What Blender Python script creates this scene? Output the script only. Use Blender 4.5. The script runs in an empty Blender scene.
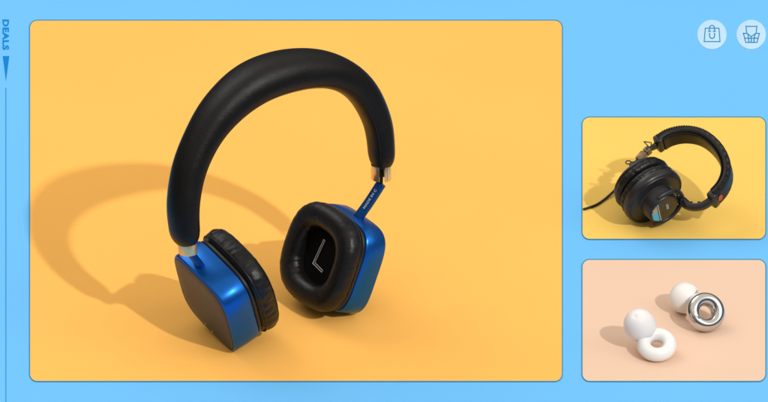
import bpy, math, random
from mathutils import Vector, Matrix, noise
random.seed(4)
sc = bpy.context.scene
MM = 0.001                       # all sizes below are millimetres
E = math.radians(30)             # how steeply the view looks down on the table
SE, CE = math.sin(E), math.cos(E)
RX = Vector((1, 0, 0)); UP = Vector((0, SE, CE)); TV = Vector((0, -CE, SE))

def V(px, py, d=0.0): return RX*(px-384) + UP*(201-py) + TV*d
def VH(px, py, h): return V(px, py, (h-(201-py)*CE)/SE)
def dv(x, y, t): return (RX*x + UP*y + TV*t).normalized()

# ------------------------------------------------------------------ materials
def new_mat(name):
    m = bpy.data.materials.new(name); m.use_nodes = True
    return m, m.node_tree, m.node_tree.nodes['Principled BSDF']
def setin(b, **k):
    for n, v in k.items():
        n = n.replace('_', ' ')
        if n in b.inputs:
            b.inputs[n].default_value = v
def surf(name, col, rough=.5, metal=0, spec=.5, bump=0, bscale=800, var=0, vscale=60, rvar=0, coat=0, sss=0, bump2=0, b2scale=100, sheen=0):
    m, nt, b = new_mat(name)
    setin(b, Roughness=rough, Metallic=metal, Specular_IOR_Level=spec, Coat_Weight=coat, Coat_Roughness=.15,
          Subsurface_Weight=sss, Subsurface_Scale=.012, Sheen_Weight=sheen, Sheen_Roughness=.4)
    b.inputs['Base Color'].default_value = (*col, 1)
    tc = nt.nodes.new('ShaderNodeTexCoord')
    def noi(scale, detail=4):
        n = nt.nodes.new('ShaderNodeTexNoise'); n.inputs['Scale'].default_value = scale; n.inputs['Detail'].default_value = detail
        nt.links.new(tc.outputs['Object'], n.inputs['Vector']); return n
    if var:
        n = noi(vscale, 6); r = nt.nodes.new('ShaderNodeMapRange')
        r.inputs['From Min'].default_value = .3; r.inputs['From Max'].default_value = .7
        r.inputs['To Min'].default_value = 1-var; r.inputs['To Max'].default_value = 1+var
        nt.links.new(n.outputs['Fac'], r.inputs['Value'])
        mx = nt.nodes.new('ShaderNodeVectorMath'); mx.operation = 'SCALE'; mx.inputs[0].default_value = col
        nt.links.new(r.outputs['Result'], mx.inputs['Scale']); nt.links.new(mx.outputs['Vector'], b.inputs['Base Color'])
    if rvar:
        n = noi(vscale*.7, 5); r = nt.nodes.new('ShaderNodeMapRange')
        r.inputs['From Min'].default_value = .3; r.inputs['From Max'].default_value = .7
        r.inputs['To Min'].default_value = rough-rvar; r.inputs['To Max'].default_value = rough+rvar
        nt.links.new(n.outputs['Fac'], r.inputs['Value']); nt.links.new(r.outputs['Result'], b.inputs['Roughness'])
    last = None
    for amp, scl in ((bump, bscale), (bump2, b2scale)):
        if amp:
            n = noi(scl, 3); bp = nt.nodes.new('ShaderNodeBump'); bp.inputs['Strength'].default_value = amp
            bp.inputs['Distance'].default_value = .0006
            nt.links.new(n.outputs['Fac'], bp.inputs['Height'])
            if last: nt.links.new(last.outputs['Normal'], bp.inputs['Normal'])
            last = bp
    if last: nt.links.new(last.outputs['Normal'], b.inputs['Normal'])
    return m
M = dict(
 table=surf('blue_board', (.150,.490,.885), .9, spec=.1, var=.006, vscale=8),
 orange=surf('orange_paper', (.955,.488,.106), .9, spec=.15, var=.024, vscale=5, bump=.16, bscale=900),
 yellow=surf('yellow_paper', (.880,.570,.126), .9, spec=.15, var=.018, vscale=8, bump=.06, bscale=900),
 pink=surf('pink_paper', (.765,.540,.400), .9, spec=.15, var=.015, vscale=8, bump=.06, bscale=900),
 trim=surf('teal_ink', (.035,.240,.380), .8, spec=.1),
 deals=surf('deep_blue_ink', (.004,.205,.600), .8, spec=.1),
 rule=surf('mid_blue_ink', (.040,.320,.680), .8, spec=.1),
 badge=surf('pale_blue_card', (.450,.670,.860), .8, spec=.1),
 icon=surf('steel_blue_ink', (.012,.200,.460), .8, spec=.1),
 leather=surf('black_leather', (.0070,.0062,.0058), .35, spec=.25, bump=.5, bscale=1300, rvar=.06, vscale=40, bump2=.35, b2scale=150),
 pad=surf('black_pad_leather', (.0065,.006,.006), .38, spec=.32, bump=.35, bscale=900, rvar=.05, vscale=60, bump2=.5, b2scale=220),
 dark=surf('black_plastic', (.010,.010,.010), .42, spec=.4, bump=.1, bscale=900),
 cloth=surf('black_cloth', (.004,.004,.004), .95, spec=.1, bump=.6, bscale=1500),
 blue=surf('blue_anodised_metal', (.006,.115,.46), .34, metal=.78, spec=.5, bump=.05, bscale=2500, rvar=.05, vscale=50, var=.05),
 blue_arm=surf('dark_blue_anodised_metal', (.005,.075,.30), .36, metal=.78, bump=.05, bscale=2500),
 plate=surf('dark_satin_plate', (.032,.050,.105), .38, metal=.55, spec=.4, bump=.08, bscale=2500, var=.08),
 gold=surf('polished_gold_metal', (.88,.62,.33), .26, metal=.85),
 silver=surf('pale_gold_metal', (.88,.60,.30), .34, metal=.75),
 white=surf('white_print', (.62,.62,.62), .6),
 grey=surf('grey_print', (.42,.42,.44), .6),
 house=surf('black_housing', (.013,.012,.012), .36, spec=.45, bump=.12, bscale=700, rvar=.08, vscale=60),
 strap=surf('black_strap_vinyl', (.014,.012,.009), .46, spec=.30, bump=.5, bscale=800, bump2=.5, b2scale=260, rvar=.08, vscale=70),
 bracket=surf('worn_brown_metal', (.20,.14,.070), .34, metal=.7, var=.25, vscale=250),
 label=surf('dark_bronze_label', (.060,.048,.034), .28, metal=.5, var=.2, vscale=120),
 labgold=surf('brushed_gold_label', (.50,.42,.24), .32, metal=.6, var=.1),
 teal=surf('turquoise_print', (.06,.42,.56), .45),
 red=surf('red_enamel', (.50,.055,.018), .35, var=.15, vscale=300),
 tip=surf('frosted_silicone', (.82,.79,.76), .5, sss=.25, spec=.3, var=.01),
 ring=surf('white_plastic', (.83,.82,.80), .30, spec=.5, sss=.06),
 chrome=surf('polished_chrome', (.62,.605,.59), .10, metal=1, rvar=.02),
 cable=surf('black_rubber', (.010,.010,.009), .45, spec=.4),
)

# ------------------------------------------------------------------ objects
def thing(name, label, cat, base, group=None):
    o = bpy.data.objects.new(name, None); sc.collection.objects.link(o)
    o.empty_display_size = .01; o.location = base*MM
    o['label'] = label; o['category'] = cat
    if group: o['group'] = group
    return o
def wloc(o):
    v = Vector(o.location)
    while o.parent: o = o.parent; v = v + Vector(o.location)
    return v
def mesh(name, verts, faces, mat, parent=None, smooth=True, label=None, flat_faces=None):
    off = wloc(parent) if parent else Vector((0, 0, 0))
    me = bpy.data.meshes.new(name)
    me.from_pydata([tuple(Vector(v)*MM-off) for v in verts], [], faces)
    me.materials.append(M[mat] if isinstance(mat, str) else mat)
    me.update()
    import bmesh
    bm = bmesh.new(); bm.from_mesh(me)
    bmesh.ops.recalc_face_normals(bm, faces=bm.faces); bm.to_mesh(me); bm.free()
    for p in me.polygons: p.use_smooth = smooth
    if smooth: me.set_sharp_from_angle(angle=math.radians(38))
    o = bpy.data.objects.new(name, me); sc.collection.objects.link(o)
    if parent: o.parent = parent
    if label: o['label'] = label
    return o
class G:
    """collects geometry of ONE mesh"""
    def __init__(s): s.v = []; s.f = []
    def add(s, v, f):
        n = len(s.v); s.v += [Vector(p) for p in v]; s.f += [tuple(i+n for i in q) for q in f]; return s
    def loft(s, rings, cap0=True, cap1=True, closed=False):
        k = len(rings[0]); v = [p for r in rings for p in r]; f = []
        R = len(rings)
        for i in range(R if closed else R-1):
            j = (i+1) % R
            for a in range(k):
                b = (a+1) % k
                f.append((i*k+a, i*k+b, j*k+b, j*k+a))
        if not closed:
            if cap0: f.append(tuple(range(k))[::-1])
            if cap1: f.append(tuple(range((R-1)*k, R*k)))
        return s.add(v, f)
    def tube(s, pts, rad, n=12, ref=Vector((0.13, .2, 1)), closed=False, ell=1.0):
        pts = [Vector(p) for p in pts]; rings = []; L = len(pts)
        nrm = None
        for i, p in enumerate(pts):
            if closed: t = pts[(i+1) % L]-pts[i-1]
            else: t = pts[min(i+1, L-1)]-pts[max(i-1, 0)]
            t.normalize()
            if nrm is None: nrm = (ref - t*ref.dot(t)).normalized()
            else: nrm = (nrm - t*nrm.dot(t)).normalized()
            b = t.cross(nrm); r = rad[i] if isinstance(rad, (list, tuple)) else rad
            rings.append([p + nrm*(r*math.cos(2*math.pi*a/n)) + b*(r*ell*math.sin(2*math.pi*a/n)) for a in range(n)])
        return s.loft(rings, closed=closed)
    def box(s, c, ax, half, bev=.8):
        """bevelled box as a loft: ax three unit vectors"""
        a, b, d = ax; hx, hy, hz = half; bev = min(bev, hx*.9, hy*.9, hz*.9)
        def ring(z, ins):
            o = []
            X, Y = hx-ins, hy-ins
            r = min(bev*1.2, X*.9, Y*.9)
            for (sx, sy, a0) in ((1, 1, 0), (-1, 1, 90), (-1, -1, 180), (1, -1, 270)):
                for q in range(5):
                    an = math.radians(a0+q*22.5)
                    o.append(c + a*(sx*(X-r)+r*math.cos(an)) + b*(sy*(Y-r)+r*math.sin(an)) + d*z)
            return o
        return s.loft([ring(-hz, bev), ring(-hz+bev*.3, bev*.3), ring(-hz+bev, 0), ring(hz-bev, 0), ring(hz-bev*.3, bev*.3), ring(hz, bev)])
    def obj(s, name, mat, parent=None, **k): return mesh(name, s.v, s.f, mat, parent, **k)
def spline(P, n=12):
    P = [Vector(p) for p in P]; out = []
    Q = [P[0]*2-P[1]]+P+[P[-1]*2-P[-2]]
    for i in range(1, len(Q)-2):
        for k in range(n):
            t = k/n; a, b, c, d = Q[i-1:i+3]
            out.append(.5*((2*b)+(c-a)*t+(2*a-5*b+4*c-d)*t*t+(3*b-a-3*c+d)*t**3))
    out.append(P[-1]); return out
def spl1(xs, n=12): return [v.x for v in spline([Vector((x, 0, 0)) for x in xs], n)]
def resample(P, n):
    L = [0]
    for a, b in zip(P, P[1:]): L.append(L[-1]+(b-a).length)
    out = []; j = 0
    for k in range(n):
        s = L[-1]*k/(n-1)
        while j < len(L)-2 and L[j+1] < s: j += 1
        t = (s-L[j])/max(L[j+1]-L[j], 1e-9); out.append(P[j].lerp(P[j+1], t))
    return out
def smoothpts(P, it=6):
    P = [Vector(p) for p in P]
    for _ in range(it):
        P = [P[0]]+[(P[i-1]+P[i]*2+P[i+1])/4 for i in range(1, len(P)-1)]+[P[-1]]
    return P
def text_geo(body, offset=0.0, size=1.0, space=1.0):
    cu = bpy.data.curves.new('t', 'FONT'); cu.body = body; cu.size = size; cu.offset = offset; cu.space_character = space
    cu.align_x = 'CENTER'; cu.align_y = 'CENTER'; cu.extrude = 0; cu.resolution_u = 4
    o = bpy.data.objects.new('t', cu); sc.collection.objects.link(o)
    dg = bpy.context.evaluated_depsgraph_get(); me = bpy.data.meshes.new_from_object(o.evaluated_get(dg))
    v = [Vector(p.co) for p in me.vertices]; f = [tuple(p.vertices) for p in me.polygons]
    bpy.data.objects.remove(o); bpy.data.curves.remove(cu); bpy.data.meshes.remove(me)
    xs = [p.x for p in v]; ys = [p.y for p in v]
    cx, cy = (max(xs)+min(xs))/2, (max(ys)+min(ys))/2; w, h = max(xs)-min(xs), max(ys)-min(ys)
    return [((p.x-cx)/w, (p.y-cy)/h) for p in v], f           # normalised to a unit box
def se(th, h, n): # superellipse, polar form
    c, s = abs(math.cos(th)), abs(math.sin(th))
    return h/((c**n+s**n)**(1/n))

# ------------------------------------------------------------------ the board and the three mats
def flat(px, py, z=0.0): return VH(px, py, z)        # a point of the board seen at (px, py)
ZT = -.5
g = G(); g.add([(-520, -600, ZT), (520, -600, ZT), (520, 600, ZT), (-520, 600, ZT), (-520, -600, ZT-12), (520, -600, ZT-12), (520, 600, ZT-12), (-520, 600, ZT-12)], [(0, 1, 2, 3), (4, 5, 6, 7), (0, 1, 5, 4), (1, 2, 6, 5), (2, 3, 7, 6), (3, 0, 4, 7)])
t = g.obj('tabletop', 'table', smooth=False); t['kind'] = 'structure'
def rrect(x0, y0, x1, y1, r, z, n=10):
    out = []
    for (cx, cy, a0) in ((x1-r, y0+r, 0), (x0+r, y0+r, 90), (x0+r, y1-r, 180), (x1-r, y1-r, 270)):
        for q in range(n+1):
            a = math.radians(a0+90*q/n); out.append(flat(cx+r*math.cos(a), cy-r*math.sin(a), z))
    return out
def mat_thing(x0, y0, x1, y1, matn, label):
    root = thing('display_mat', label, 'mat', flat((x0+x1)/2, (y0+y1)/2, ZT), 'coloured paper mats on the blue board')
    i = .55
    G().loft([rrect(x0+i, y0+i, x1-i, y1-i, 7.6-i, ZT+.02), rrect(x0+i, y0+i, x1-i, y1-i, 7.6-i, 0)], cap0=False).obj('sheet', matn, root, smooth=False)
    o_, i_ = -.35, .55
    rings = [rrect(x0+o_, y0+o_, x1-o_, y1-o_, 7.6-o_, ZT+.01), rrect(x0+o_, y0+o_, x1-o_, y1-o_, 7.6-o_, .12),
             rrect(x0+i_+.02, y0+i_+.02, x1-i_-.02, y1-i_-.02, 7.6-i_-.02, .12), rrect(x0+i_+.02, y0+i_+.02, x1-i_-.02, y1-i_-.02, 7.6-i_-.02, ZT+.01)]
    G().loft(rings, closed=False, cap0=False, cap1=False).obj('edge_line', 'trim', root, smooth=False)
    return root
mat_thing(29.6, 20.0, 562.4, 381.4, 'orange', 'large orange rounded mat under the blue and black headphones')
mat_thing(582.0, 116.8, 765.9, 239.3, 'yellow', 'small yellow rounded mat under the corded black headphones')
mat_thing(582.0, 259.2, 765.9, 381.4, 'pink', 'small pale peach rounded mat under the two earplugs')

# lettering, pointer, rule
v, f = text_geo('DEALS', offset=.046, space=1.1)
root = G().add([flat(5.7+y*6.6, 34.7+x*30.5, ZT+.12) for x, y in v], f).obj('lettering', 'deals', smooth=False)
root['label'] = 'dark blue printed word DEALS running down the blue board'; root['category'] = 'lettering'
tri = [(2.7, 56), (9.3, 56), (6, 81.5)]
g = G().loft([[flat(x, y, ZT+.01) for x, y in tri], [flat(x, y, ZT+.15) for x, y in tri]])
o = g.obj('pointer_mark', 'deals', smooth=False); o['label'] = 'narrow dark blue triangle pointing down below the word DEALS'; o['category'] = 'arrow mark'
ln = [(5.3, 88), (6.5, 88), (6.5, 420), (5.3, 420)]
g = G().loft([[flat(x, y, ZT+.01) for x, y in ln], [flat(x, y, ZT+.12) for x, y in ln]])
o = g.obj('printed_line', 'rule', smooth=False); o['label'] = 'thin vertical blue line beside the large orange mat'; o['category'] = 'line'

def strokes(g, lines, w, z):
    for P in lines:
        pts = [Vector(p) for p in P]; L = []; R = []
        for i, p in enumerate(pts):
            a = pts[max(i-1, 0)]; b = pts[min(i+1, len(pts)-1)]
            d1 = (p-a).normalized() if i else (b-p).normalized()
            d2 = (b-p).normalized() if i < len(pts)-1 else d1
            n1 = Vector((-d1.y, d1.x)); n2 = Vector((-d2.y, d2.x)); m = (n1+n2)
            m = m/ max(m.length, 1e-6); k = 1/max(.45, m.dot(n1))
            e = d1*0
            if i == 0: e = -d2*w/2
            if i == len(pts)-1: e = d1*w/2
            L.append(p+e+m*(w/2*k)); R.append(p+e-m*(w/2*k))
        vs = [flat(q.x, q.y, z) for q in L+R]; n = len(pts)
        g.add(vs, [(i, i+1, n+i+1, n+i) for i in range(n-1)]); z += .03
    return g
def badge(cx, cy, label):
    root = thing('icon_badge', label, 'badge', flat(cx, cy, ZT), 'round icon badges at the corner of the board')
    R = 14.7
    ring = lambda r, z: [flat(cx+r*math.cos(a*math.pi/36), cy+r*math.sin(a*math.pi/36), z) for a in range(72)]
    G().loft([ring(R, ZT+.01), ring(R, ZT+.30), ring(R-.25, ZT+.38)]).obj('disc', 'badge', root)
    return root
r1 = badge(711.9, 34.5, 'pale blue round badge with a shopping bag icon')
arc = lambda cx, cy, rx, ry, a0, a1, n=10: [(cx+rx*math.cos(math.radians(a0+(a1-a0)*i/n)), cy-ry*math.sin(math.radians(a0+(a1-a0)*i/n))) for i in range(n+1)]
strokes(G(), [[(705.3, 28.2), (719.0, 28.2), (720.0, 41.6), (704.2, 41.6), (705.3, 28.2)],
  [(709.4, 31.0)]+arc(712, 28.0, 2.6, 2.6, 180, 0)+[(714.6, 31.0)], [(708.6, 31.2), (710.6, 31.2)], [(713.4, 31.2), (715.4, 31.2)],
  [(709.6, 33.2)]+arc(712.1, 35.4, 2.5, 3.0, 180, 360)+[(714.6, 33.2)]], .95, ZT+.45).obj('bag_icon', 'icon', r1, smooth=False)
r2 = badge(751.2, 34.5, 'pale blue round badge with a full shopping basket icon')
strokes(G(), [[(743.5, 33.4), (747.2, 33.4), (751.3, 36.6), (755.6, 33.4), (759.4, 33.4), (757.0, 42.4), (745.8, 42.4), (743.5, 33.4)],
  [(746.7, 33.2), (746.0, 26.3), (756.9, 26.3), (756.2, 33.2)],
  [(744.6, 38.2), (758.2, 38.2)], [(748.0, 34.4), (749.0, 42.2)], [(751.3, 36.8), (751.3, 42.2)], [(754.9, 34.4), (753.8, 42.2)]],
  .95, ZT+.45).obj('basket_icon', 'icon', r2, smooth=False)

# ------------------------------------------------------------------ blue headphones
class Frame:
    def __init__(s, o, x, y, a, k=1.0, zs=1.0): s.o, s.x, s.y, s.a, s.k, s.zs = o, x, y, a, k, zs
    def p(s, x, y, z): return s.o + s.x*x + s.y*y + s.a*z
    def q(s, x, y, z): return s.o + s.x*(x*s.k) + s.y*(y*s.k) + s.a*(z*s.zs)
    def ring(s, h, n, z, k=144, hy=None):
        out = []; z *= s.zs; h *= s.k; hy = hy*s.k if hy else None
        for i in range(k):
            th = 2*math.pi*i/k; r = se(th, 1, n)
            out.append(s.p(h*r*math.cos(th), (hy or h)*r*math.sin(th), z))
        return out
def cushion_geo(F, z0, z1, hin, hout, nin, nout, seed, amp=.8, K=220, J=44):
    rings = []
    zc, at = (z0+z1)/2, (z1-z0)/2
    mid, rw = (hin+hout)/2, (hout-hin)/2
    for i in range(K):
        th = 2*math.pi*i/K; row = []
        for j in range(J):
            ph = 2*math.pi*j/J
            c, s_ = math.cos(ph), math.sin(ph)
            cc = math.copysign(abs(c)**.8, c); ss = math.copysign(abs(s_)**.85, s_)
            rad = mid + rw*cc; nn = nout*(.5+.5*cc)+nin*(.5-.5*cc)
            z = zc + at*ss
            # leather folds running over the roll, strongest at the inner and outer seams
            w = noise.noise(Vector((math.cos(th)*9+seed, math.sin(th)*9, ss*.8)))
            w2 = noise.noise(Vector((math.cos(th)*23+seed, math.sin(th)*23, ss*1.6+3)))
            m = .25+.75*abs(cc)**2
            d = amp*m*(1.0*w + .75*w2)
            if s_ < -.35: d -= .5*amp*abs(math.sin(th*34+2*w))*(-s_)
            rr = se(th, 1, nn)
            rad += d*cc*1.0; z += d*ss*.55
            row.append(F.q(rad*rr*math.cos(th), rad*rr*math.sin(th), z))
        rings.append(row)
    return G().loft(rings, closed=True)
SH, SN = 42.0, 4.2
def make_cup(F, root, seed=0, k=1.0, amp=.85, soft=3.0, hin=22.5, nin=2.3):
    h = SH*k
    cup = G().loft([F.ring(h-5, SN, 1.2), F.ring(h-2.6, SN, .6), F.ring(h-2.2, SN, 0), F.ring(h-1.2, SN, .15), F.ring(h-.4, SN, .8), F.ring(h, SN, 2.0), F.ring(h+.2, SN, 14), F.ring(h, SN, 24), F.ring(h-.8, SN, 25.5), F.ring(h-3, SN, 26)]).obj('ear_cup', 'blue', root)
    G().loft([F.ring(h-2.6, SN, 1.3), F.ring(h-2.7, SN, -.2), F.ring(h-3.4, SN, -.6), F.ring(h-14, 3.6, -.9), F.ring(4, 3, -1.0)]).obj('outer_plate', 'plate', cup)
    G().loft([F.ring(h-4, 3.6, 25), F.ring(h-1.5, 3.6, 26.1), F.ring(h-.6, 3.6, 27), F.ring(h-.6, 3.4, 29.2), F.ring(h-3, 3.4, 30)], cap0=False).obj('mounting_ring', 'dark', cup)
    cu = cushion_geo(F, 28.4, 50.5, hin*k, (SH+3.6)*k, nin, soft, seed, amp=amp).obj('ear_cushion', 'pad', root)
    # rolled seam round the outside of the cushion
    pts = [F.q((SH+2.6)*k*se(a, 1, soft)*math.cos(a), (SH+2.6)*k*se(a, 1, soft)*math.sin(a), 33.2) for a in [2*math.pi*i/160 for i in range(160)]]
    G().tube(pts, .75, 8, closed=True).obj('piping', 'dark', cu)
    G().loft([F.ring(28.5*k, 2.5, 31), F.ring(28*k, 2.5, 36), F.ring(12, 2.2, 36.8), F.ring(2, 2, 37)], cap0=False).obj('inner_lining', 'cloth', cu)
    return cup, cu

root1 = thing('headphones', 'black padded headphones with blue metal ear cups standing on the large orange mat', 'headphones', VH(285, 334, 0))
# left cup
th_ = math.atan2(.83, .55)
e1 = dv(.55, -.83, 0)
axL = dv(.83*.965, .55*.965, -.26); e2 = e1.cross(axL); e2 = e2 if e2.dot(TV) > 0 else -e2
sL = (e1*.79+e2*.61).normalized(); uL = (e1*-.61+e2*.79).normalized()
FL = Frame(V(204.3, 304.0, 0), sL, uL, axL, 1.125, 1.16)
def settle(F, kmax=52):
    zs = [p.z for p in F.ring(SH, SN, .5)+F.ring(SH, SN, 25)+F.ring(SH+3.6, 2.9, 40)+F.ring(SH-3, SN, -.6)]
    F.o = F.o + TV*(-min(zs)/TV.z)
settle(FL); make_cup(FL, root1, seed=1.3)
# small marks on the outer plate of the near cup
mk = G()
for (x, y) in ((-6, -33), (4, -34.5)):
    c = FL.q(x, y, -.9); mk.tube([c+FL.a*.2, c-FL.a*.5], .9, 12)
mk.obj('status_light', 'grey', root1)
# right cup
nR = dv(-.75, .06, .655)
vR = (UP - nR*UP.dot(nR)).normalized(); hR = vR.cross(nR); hR = hR if hR.dot(RX) > 0 else -hR
ang = math.radians(24)
uR = vR*math.cos(ang)+hR*math.sin(ang); sR = hR*math.cos(ang)-vR*math.sin(ang)
FR = Frame(V(318.5, 256.5, 0)-nR*42, sR, uR, nR, 1.13, 1.0)
settle(FR)
cupR, cuR = make_cup(FR, root1, seed=7.7, amp=.38, soft=2.75, hin=24.0, nin=2.7)
# outlined L on the lining
def Lp(x, y):
    a = math.radians(-8); return FR.q(x*math.cos(a)-y*math.sin(a), x*math.sin(a)+y*math.cos(a), 38.0)
wL = 2.0
Lout = [(-6.5, 14), (-6.5+wL, 14), (-6.5+wL, -9), (8.5, -9), (8.5, -9-wL), (-6.5, -9-wL)]
pts = []
for i in range(6):
    a, b = Vector(Lout[i]), Vector(Lout[(i+1) % 6])
    for q in range(8): pts.append(a.lerp(b, q/8))
G().tube([Lp(p.x, p.y) for p in pts], .36, 6, ref=nR, closed=True).obj('letter_mark', 'white', cuR)

# band: a planar arch
P0 = None
baseL = FL.q(-8, SH-1, 8); baseR = FR.q(6, SH-1, 13)
def dep(p): return p.dot(TV)
topL = baseL+uL*24; topR = baseR+uR*46
A0 = V(187, 246, dep(topL)); A2 = V(380.5, 166, dep(topR)); AP = VH(265, 80, 264)
nb = (A2-A0).cross(AP-A0).normalized(); nb = nb if nb.dot(TV) > 0 else -nb
def onplane(px, py):
    p = V(px, py, 0); return p + TV*((A0-p).dot(nb)/TV.dot(nb))
img = [(187, 243), (184.3, 221), (184.3, 198), (192.5, 161), (215, 119), (250, 86.5), (290, 72), (328, 71.5), (358, 88), (376, 120), (380.5, 146), (381, 167)]
tks = [31, 34, 35.5, 38, 44, 49, 49, 45, 39, 34, 30, 27]
C = smoothpts(resample(spline([onplane(*q) for q in img], 16), 120), 14)
xs = resample(spline([Vector((t_, i*20, 0)) for i, t_ in enumerate(tks)], 16), 120)
rings = []; seam_in = []; seam_a = []
NB = len(C)
for i, p in enumerate(C):
    t_ = (C[min(i+1, NB-1)]-C[max(i-1, 0)]).normalized()
    inw = nb.cross(t_).normalized()
    cen = (A0+A2)/2
    if inw.dot(cen-p) < 0: inw = -inw
    T = xs[i].x
    e = 1.0
    dist = min(i, NB-1-i)
    if dist < 5: e = (1-((5-dist)/5.5)**3*.45)
    ht = T*.47*e; hw = T*.56*e     # half thickness (in plane), half width (across)
    row = []
    for k in range(56):
        a = 2*math.pi*k/56; c, s_ = math.cos(a), math.sin(a)
        nn = 2.3; r = 1/((abs(c)**nn+abs(s_)**nn)**(1/nn))
        w = .25*noise.noise(p*.03+Vector((c, s_, 0))*1.2)
        yy = c*r*ht
        if c > 0: yy *= .82            # flatter on the head side
        row.append(p + inw*(yy) + nb*(s_*r*hw+w))
    rings.append(row)
    if 3 < i < NB-3:
        a = math.radians(50); c, s_ = math.cos(a), math.sin(a); r = 1/((c**2.3+s_**2.3)**(1/2.3))
        seam_in.append(p+inw*(c*r*ht*.82*1.0)+nb*(s_*r*hw*1.0)); seam_a.append(p+inw*(c*r*ht*.82*1.0)-nb*(s_*r*hw*1.0))
band = G().loft(rings).obj('headband', 'leather', root1)
G().tube(seam_in, .5, 6).tube(seam_a, .5, 6).obj('seam', 'dark', band)
# collars and stems
def collar(i0, ln, r0, matn, gap):
    p = C[i0]; t_ = (C[0]-C[4]).normalized() if i0 == 0 else (C[-1]-C[-5]).normalized()
    inw = nb.cross(t_).normalized()
    a0 = math.atan2(TV.dot(nb), TV.dot(inw)); g = G()
    arcs = [(gap, 2*math.pi-gap)] if gap else [(0, 2*math.pi)]
    for b0, b1 in arcs:
        n = 48; rows = []
        for q in range(n+1):
            a = a0+b0+(b1-b0)*q/n; d = inw*(math.cos(a)*.80)+nb*math.sin(a)
            rows.append([p+t_*z+d*(r0*k) for z, k in ((-2, 1), (ln-.6, 1), (ln, .96), (ln, .86), (ln-.6, .83), (-2, .83))])
        g.loft(rows)
    return g.obj('metal_collar', matn, root1)
collar(0, 11.0, 11.2, 'silver', 0)
collar(-1, 13.0, 11.8, 'gold', .30)
def stem(base, upv, end, r, fr, nm='yoke_arm'):
    P = spline([base-upv*1.5, base+upv*3, base.lerp(end, .5), end], 10)
    n = len(P); g = G(); rings = []
    for i, p in enumerate(P):
        t_ = (P[min(i+1, n-1)]-P[max(i-1, 0)]).normalized()
        x = (fr.x - t_*fr.x.dot(t_)).normalized(); y = t_.cross(x)
        fl = 1+.9*math.exp(-i/3.0)
        rings.append([p + x*(r*1.25*fl*math.cos(a)/((abs(math.cos(a))**3+abs(math.sin(a))**3)**(1/3))) + y*(r*.85*fl*math.sin(a)/((abs(math.cos(a))**3+abs(math.sin(a))**3)**(1/3))) for a in [2*math.pi*q/32 for q in range(32)]])
    return g.loft(rings).obj(nm, 'blue_arm', root1), P
stL, PL = stem(baseL, uL, C[0]+(C[0]-C[4]).normalized()*5, 4.6, FL)
endR = C[-1]+(C[-1]-C[-5]).normalized()*17
stR, PR = stem(baseR, uR, endR, 4.4, FR)
g = G().tube([endR-(endR-baseR).normalized()*2, C[-1]+(C[-1]-C[-5]).normalized()*2], 2.6, 14); g.obj('pivot_pin', 'dark', root1)
# MADE IN lettering on the arm
dR = (endR-baseR).normalized(); face = (TV*.8-RX*.25); face = (face-dR*face.dot(dR)).normalized(); acr = dR.cross(face)
if acr.dot(RX) > 0: acr = acr
v, f = text_geo('MADE IN C', offset=.02)
mid = baseR.lerp(endR, .56)
up_l = -acr if acr.dot(RX) > 0 else acr
sgn = up_l
G().add([mid + face*4.9 + dR*(x*23) + sgn*(y*2.5) for x, y in v], f).obj('printed_text', 'grey', stR, smooth=False)

# ------------------------------------------------------------------ corded studio headphones
root2 = thing('headphones', 'black corded headphones with ribbed strap lying on the small yellow mat', 'headphones', VH(655, 215, 0))
fA = dv(.65*.85, -.76*.85, .52)
ex = dv(.76, .65, 0); ex = (ex-fA*ex.dot(fA)).normalized(); ey = fA.cross(ex)
F2 = Frame(V(655.3, 198.8, 0), ex, ey, fA)
zs = [p.z for p in F2.ring(33.5, 2, -3)+F2.ring(32.5, 2, -24)]
F2.o = F2.o+TV*(-min(zs)/TV.z)
def cyl(F, prof, k=96): return G().loft([F.ring(r, 2, z, k) for z, r in prof])
hs = cyl(F2, [(-9.5, 29), (-9, 32.2), (-7.5, 33.0), (-3, 33.0), (-1.2, 32.5), (-.2, 31.2), (-1.0, 30.4), (-.9, 29.6), (.3, 28.6), (1.2, 22), (1.6, 19)]).obj('ear_cup', 'house', root2)
dr = cyl(F2, [(1, 20.5), (2.2, 19.2), (14.4, 17.6), (15.6, 17.2), (16.2, 16.6), (15.8, 16.2), (15.5, 3)]).obj('cup_drum', 'house', hs)
# faceplate label
def onface(x, y, z): return F2.p(x, y, z)
cyl(F2, [(15.4, 16.1), (16.1, 15.9), (16.3, 15.0), (16.3, 2)]).obj('faceplate', 'label', hs)
# label axes: stripes run up-right... image up direction on the face
lx = dv(.97, .22, 0); lx = (lx-fA*lx.dot(fA)).normalized(); ly = fA.cross(lx)
if ly.dot(UP) < 0: ly = -ly
def strip(x0, x1, z, R=15.0):
    c = F2.p(0, 0, z); top = []; bot = []
    for i in range(9):
        x = x0+(x1-x0)*i/8; y = math.sqrt(max(R*R-x*x, 0)); top.append(c+lx*x+ly*y); bot.append(c+lx*x-ly*y)
    n = 9
    return G().add(top+bot, [(i, i+1, n+i+1, n+i) for i in range(8)])
def strip_part(x0, x1, y0, y1, z):
    c = F2.p(0, 0, z); return G().add([c+lx*x0+ly*y0, c+lx*x1+ly*y0, c+lx*x1+ly*y1, c+lx*x0+ly*y1], [(0, 1, 2, 3)])
strip(-14.2, -7.6, 16.45).obj('turquoise_stripe', 'teal', hs, smooth=False)
strip_part(-13.0, -7.6, 2.5, 10, 16.55).obj('gold_stripe', 'labgold', hs, smooth=False)
strip(-6.6, -5.6, 16.5).obj('thin_stripe', 'grey', hs, smooth=False)
v, f = text_geo('SONY', offset=.02)
G().add([F2.p(0, 0, 16.6)+ly*(x*9+2)+lx*(-y*2.6+4) for x, y in v], f).obj('printed_name', 'white', hs, smooth=False)
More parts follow.
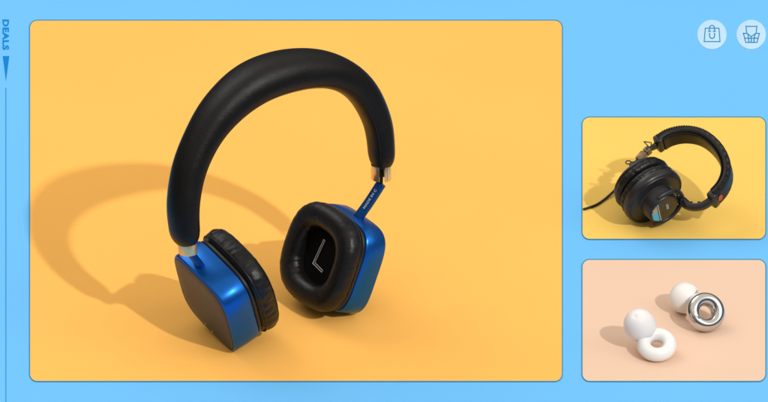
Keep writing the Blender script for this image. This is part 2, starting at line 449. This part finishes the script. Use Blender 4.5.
pd1 = cushion_geo(F2, -18.0, -8.2, 16, 32.0, 2, 2, 3.1, amp=.6, K=180, J=30).obj('ear_cushion', 'pad', root2)
pd2 = cushion_geo(F2, -29.0, -18.2, 16, 31.5, 2, 2, 9.4, amp=.6, K=180, J=30).obj('ear_cushion', 'pad', root2)
cyl(F2, [(-27, 26), (-27.5, 28.0), (-29, 29.5), (-31, 29), (-32.5, 26.5), (-33.5, 19), (-38, 17), (-39, 15)]).obj('ear_cup', 'house', root2)
cyl(F2, [(-25, 17), (-12, 17)]).obj('inner_core', 'cloth', root2)
# strap
N0 = Vector((0, -math.sin(math.radians(38)), math.cos(math.radians(38)))); N2 = (N0-fA*N0.dot(fA)).normalized()
Q0 = F2.p(0, 0, -12)
def onp2(px, py):
    p = V(px, py, 0); return p+TV*((Q0-p).dot(N2)/TV.dot(N2))
i2 = [(657.5, 144.5), (669, 137.2), (685, 134.0), (702, 137), (716, 147), (725, 160.5), (727.6, 174.5), (723, 188), (711.5, 201)]
C2 = smoothpts(resample(spline([onp2(*q) for q in i2], 14), 200), 10)
cen2 = sum(C2, Vector())/len(C2)
def strapsec(i, off_in, off_out, hw, rib=0.0, nn=4):
    p = C2[i]; t_ = (C2[min(i+1, len(C2)-1)]-C2[max(i-1, 0)]).normalized(); inw = N2.cross(t_).normalized()
    if inw.dot(cen2-p) < 0: inw = -inw
    row = []; mid = (off_in+off_out)/2; hh = (off_in-off_out)/2
    for k in range(32):
        a = 2*math.pi*k/32; c, s_ = math.cos(a), math.sin(a); r = 1/((abs(c)**nn+abs(s_)**nn)**(1/nn))
        bulge = rib*(.5+.5*math.sin(i*1.9)) if abs(s_) > .55 and c < .3 else 0
        row.append(p+inw*(mid+c*r*hh-bulge*.6)+N2*(s_*r*(hw+bulge)))
    return row, p, t_, inw
a0, a1 = 4, len(C2)-6
sb = G().loft([strapsec(i, 4.2, -4.4, 11.0, .9)[0] for i in range(a0, a1)]).obj('headband', 'strap', root2)
G().loft([strapsec(i, 6.0, 4.0, 9.3)[0] for i in range(a0+3, a1-3)]).obj('strap_lining', 'leather', sb)
# strap end caps
for (i, sgn_) in ((5, -1), (len(C2)-7, 1)):
    r_, p, t_, inw = strapsec(i, 2, -2, 10)
    G().box(p+t_*sgn_*1.5, (inw, N2, t_), (5.0, 10.2, 3.6), 1.6).obj('end_cap', 'house', root2)
    if sgn_ == 1:
        c = p-t_*3.5-inw*5.3; cc = [c+N2*(1+4.2*math.cos(a))+t_*(3.1*math.sin(a)) for a in [2*math.pi*q/24 for q in range(24)]]
        G().loft([cc, [q-inw*.5 for q in cc]]).obj('side_dot', 'red', root2)
        outn = -inw
    else: outn = -inw
# front arm: from the cap to a fork round the drum
capB = C2[-6]; tB = (C2[-6]-C2[-12]).normalized()
hub = F2.p(0, 0, 14)
out = V(686, 207, dep(hub)-4)-hub; out = (out-fA*out.dot(fA)).normalized()
sd = fA.cross(out)
if sd.dot(UP) < 0: sd = -sd
R2 = 21.0
A_end = hub+out*R2
armP = spline([capB+tB*1, V(702, 206.2, dep(capB)*.8+dep(A_end)*.2), V(690, 206.6, dep(capB)*.35+dep(A_end)*.65), A_end+out*1, A_end-out*2], 8)
g = G(); rings = []
for i, p in enumerate(armP):
    t_ = (armP[min(i+1, len(armP)-1)]-armP[max(i-1, 0)]).normalized()
    y = (fA-t_*fA.dot(t_)).normalized(); x = t_.cross(y)
    rings.append([p+x*(4.3*math.cos(a)/((abs(math.cos(a))**4+abs(math.sin(a))**4)**.25))+y*(3.6*math.sin(a)/((abs(math.cos(a))**4+abs(math.sin(a))**4)**.25)) for a in [2*math.pi*q/24 for q in range(24)]])
arm = g.loft(rings).obj('slider_arm', 'house', root2)
fk = [hub+out*(2.0+R2*math.cos(a))+sd*(R2*1.0*math.sin(a)) for a in [math.radians(-118+236*q/48) for q in range(49)]]
G().tube(fk, 2.3, 12, ref=fA, ell=1.0).obj('yoke_fork', 'house', root2)
g = G()
for s_ in (0.3, 0.62):
    p = armP[int(6+16*s_)]+UP*3.0; g.tube([p, p+UP*2.6], 1.4, 10)
g.obj('screw', 'dark', arm)
# rear arm, bracket and wire loops
capA = C2[4]; tA = (C2[4]-C2[12]).normalized()
hub2 = F2.p(0, 0, -34)
out2 = (capA-hub2); out2 = (out2-fA*out2.dot(fA)).normalized()
sd2 = fA.cross(out2); 
B_end = V(636.5, 163.5, dep(hub2+out2*22))
armQ = spline([capA+tA*3, V(647.5, 151, dep(capA)*.6+dep(B_end)*.4), V(641.5, 157.5, dep(capA)*.25+dep(B_end)*.75), B_end], 8)
rings = []
for i, p in enumerate(armQ):
    t_ = (armQ[min(i+1, len(armQ)-1)]-armQ[max(i-1, 0)]).normalized()
    y = (N2-t_*N2.dot(t_)).normalized(); x = t_.cross(y)
    w = 3.4+.8*math.sin(i*.9)
    rings.append([p+x*(2.0*math.cos(a)/((abs(math.cos(a))**4+abs(math.sin(a))**4)**.25))+y*(w*math.sin(a)/((abs(math.cos(a))**4+abs(math.sin(a))**4)**.25)) for a in [2*math.pi*q/24 for q in range(24)]])
arm2 = G().loft(rings).obj('slider_arm', 'house', root2)
g = G().box(armQ[16], ((armQ[18]-armQ[14]).normalized(), N2.cross((armQ[18]-armQ[14]).normalized()).normalized(), N2), (5.5, 3.6, 4.6), .8)
g.box(armQ[8], ((armQ[10]-armQ[6]).normalized(), N2.cross((armQ[10]-armQ[6]).normalized()).normalized(), N2), (3.2, 3.4, 4.0), .8)
g.obj('bracket', 'bracket', arm2)
hub2c = F2.p(0, 0, -35)
fk2 = [B_end]+[hub2c+out2*(21*math.cos(a))+sd2*(21*math.sin(a)) for a in [math.radians(-100+200*q/40) for q in range(41)]]
G().tube(fk2[1:], 2.0, 12, ref=fA).obj('yoke_fork', 'house', root2)
dA = dep(armQ[4]); dB = dep(armQ[20])
w1 = [V(650.5, 148.5, dA+4), V(643.6, 141.4, dA+6), V(651.5, 142.8, dA+4), V(650.5, 148.5, dA+4)]
w1s = []
for a, b in zip(w1, w1[1:]): w1s += [a.lerp(b, q/6) for q in range(6)]
G().tube(w1s, .55, 8, closed=True).obj('wire_loop', 'cable', arm2)
c = V(628.3, 162.4, dB+4); lp = [c+RX*(2.6*math.cos(a))+UP*(1.7*math.sin(a)) for a in [2*math.pi*q/20 for q in range(20)]]
G().tube(lp, .6, 8, closed=True).tube([V(630.8, 162.4, dB+4), V(636, 161.5, dB+1)], .7, 8).obj('wire_loop', 'cable', arm2)
cb = spline([F2.p(-18, 4, -30), VH(617, 188.5, 6), VH(612, 193, 3), VH(605, 199, 1.4), VH(597.5, 204.2, 1.3), VH(590, 207.3, 1.3), VH(583.4, 209.3, 1.3)], 12)
G().tube(cb, 1.25, 12).obj('cable', 'cable', root2)

# ------------------------------------------------------------------ earplugs
def revolve(o, ax, prof, k=64):
    x = ax.orthogonal().normalized(); y = ax.cross(x)
    return [[o+ax*z+x*(r*math.cos(2*math.pi*i/k))+y*(r*math.sin(2*math.pi*i/k)) for i in range(k)] for z, r in prof]
def torus(c, n, R, r, k=96, j=40, sq=1.0):
    x = n.orthogonal().normalized(); y = n.cross(x); rings = []
    for i in range(k):
        a = 2*math.pi*i/k; d = x*math.cos(a)+y*math.sin(a)
        rings.append([c+d*(R+r*math.cos(b))+n*(r*sq*math.sin(b)) for b in [2*math.pi*q/j for q in range(j)]])
    return rings
def earplug(label, ball, rb, tipdir, ringc, rn, R, r, ringmat, sq, hi, el=1.0):
    root = thing('earplug', label, 'earplug', VH(ringc[0], ringc[1]+8, 0), 'pair of round earplugs on the peach mat')
    c0 = V(*ringc, 0); tr = torus(c0, rn, R, r, sq=sq); mz = min(p.z for q in tr for p in q)
    cr = c0+TV*(-mz/TV.z)
    G().loft(torus(cr, rn, R, r, sq=sq), closed=True).obj('ring', ringmat, root)
    cb_ = VH(*ball, rb*1.0+hi)
    ax = tipdir
    prof = [(rb*.955*el, .2), (rb*.958*el, rb*.06), (rb*.973*el, rb*.11)]
    for i in range(2, 19):                    # dome of the silicone tip
        a = math.pi/2*i/18; prof.append((rb*el*math.cos(a), rb*math.sin(a)**.95))
    for z, q in ((-.18, .99), (-.36, .955), (-.52, .89), (-.62, .82), (-.66, .76), (-.62, .70), (-.45, .66), (-.2, .58), (-.1, .45), (-.08, .2)):
        prof.append((rb*z, rb*q))             # skirt, open at the back
    G().loft(revolve(cb_, ax, prof)).obj('silicone_tip', 'tip', root)
    dr_ = (cb_-cr); dr_ = (dr_-rn*dr_.dot(rn)).normalized()
    P = spline([cb_-ax*rb*.1, cb_-ax*rb*.55, cr+dr_*(R+r*.2)], 10)
    G().tube(P, [rb*.46*(1-.15*i/(len(P)-1)) for i in range(len(P))], 28).obj('stem', 'ring', root)
    return root, cr
n1 = (Vector((0, 0, 1))*.74+TV*.42+RX*.08).normalized()
earplug('white earplug with a white ring lying nearest the front of the peach mat', (640.0, 325.8), 16.2, dv(-.25, .45, .86), (656.6, 344.6), n1, 13.0, 7.0, 'ring', 1.05, 10, 1.3)
n2 = (TV*.93+RX*.30+UP*.16).normalized()
rt, cr2 = earplug('white earplug with a polished silver ring behind the all white earplug', (684.6, 298.0), 15.6, dv(-.72, .22, -.15), (705.6, 312.2), n2, 13.3, 6.6, 'chrome', 1.2, 0)
# inner white sleeve of the silver ring and its embossed name
G().loft(torus(cr2-n2*3.0, n2, 8.0, 1.2, sq=3.2), closed=True).obj('inner_sleeve', 'ring', rt)
xa = (RX-n2*RX.dot(n2)).normalized(); ya = n2.cross(xa)
v, f = text_geo('loop', offset=.03)
G().add([cr2+xa*(-11.2+x*6.5+y*1.3)+ya*(-6.6+y*3.0-x*2.0)+n2*8.35 for x, y in v], f).obj('embossed_name', 'dark', rt, smooth=False)

# ------------------------------------------------------------------ light
sun = bpy.data.lights.new('sun', 'SUN'); so = bpy.data.objects.new('sun', sun); sc.collection.objects.link(so)
sun.energy = 1.80; sun.angle = math.radians(1.6); sun.color = (.97, .96, .95)
ld = Vector((-.68, .90, -1)).normalized()
so.rotation_euler = ld.to_track_quat('-Z', 'Y').to_euler(); so.location = (0.6, -.9, 1.0)
w = bpy.data.worlds.new('World'); sc.world = w; w.use_nodes = True
nt = w.node_tree; bg = nt.nodes['Background']
tc = nt.nodes.new('ShaderNodeTexCoord'); sx = nt.nodes.new('ShaderNodeSeparateXYZ'); nt.links.new(tc.outputs['Generated'], sx.inputs[0])
cr = nt.nodes.new('ShaderNodeValToRGB'); nt.links.new(sx.outputs['Z'], cr.inputs['Fac'])
el = cr.color_ramp.elements; el[0].position = 0; el[0].color = (.10, .095, .09, 1); el[1].position = 1; el[1].color = (1.08, 1.02, .92, 1)
for p_, c_ in ((.25, .16), (.45, .40), (.60, .85), (.8, 1.05)):
    e_ = el.new(p_); e_.color = (c_*1.08, c_*1.01, c_*.92, 1)
acc = cr.outputs['Color']
# soft bright patches added to the world for highlights: direction, cosine of the edge, brightness
for (dx, dy, dz), c0, c1, br in (((-.46, .44, .74), .935, .99, 3.6), ((.75, -.25, .60), .93, .975, 1.6)):
    d = Vector((dx, dy, dz)).normalized()
    vm = nt.nodes.new('ShaderNodeVectorMath'); vm.operation = 'DOT_PRODUCT'; vm.inputs[1].default_value = d
    nt.links.new(tc.outputs['Generated'], vm.inputs[0])
    mr = nt.nodes.new('ShaderNodeMapRange'); mr.interpolation_type = 'SMOOTHSTEP'
    mr.inputs['From Min'].default_value = c0; mr.inputs['From Max'].default_value = c1; mr.inputs['To Max'].default_value = br
    nt.links.new(vm.outputs['Value'], mr.inputs['Value'])
    ad = nt.nodes.new('ShaderNodeVectorMath'); ad.operation = 'ADD'
    nt.links.new(acc, ad.inputs[0]); nt.links.new(mr.outputs['Result'], ad.inputs[1]); acc = ad.outputs['Vector']
nt.links.new(acc, bg.inputs['Color']); bg.inputs['Strength'].default_value = .785

cam = bpy.data.cameras.new('camera'); co = bpy.data.objects.new('camera', cam); sc.collection.objects.link(co)
cam.type = 'ORTHO'; cam.ortho_scale = .768; cam.clip_end = 20; cam.clip_start = .01
co.location = TV*2.5
co.rotation_euler = (-TV).to_track_quat('-Z', 'Y').to_euler()
sc.camera = co
sc.view_settings.view_transform = 'Standard'; sc.view_settings.look = 'None'; sc.view_settings.gamma = 1; sc.view_settings.exposure = 0
sc.cycles.use_denoising = True; sc.cycles.max_bounces = 8
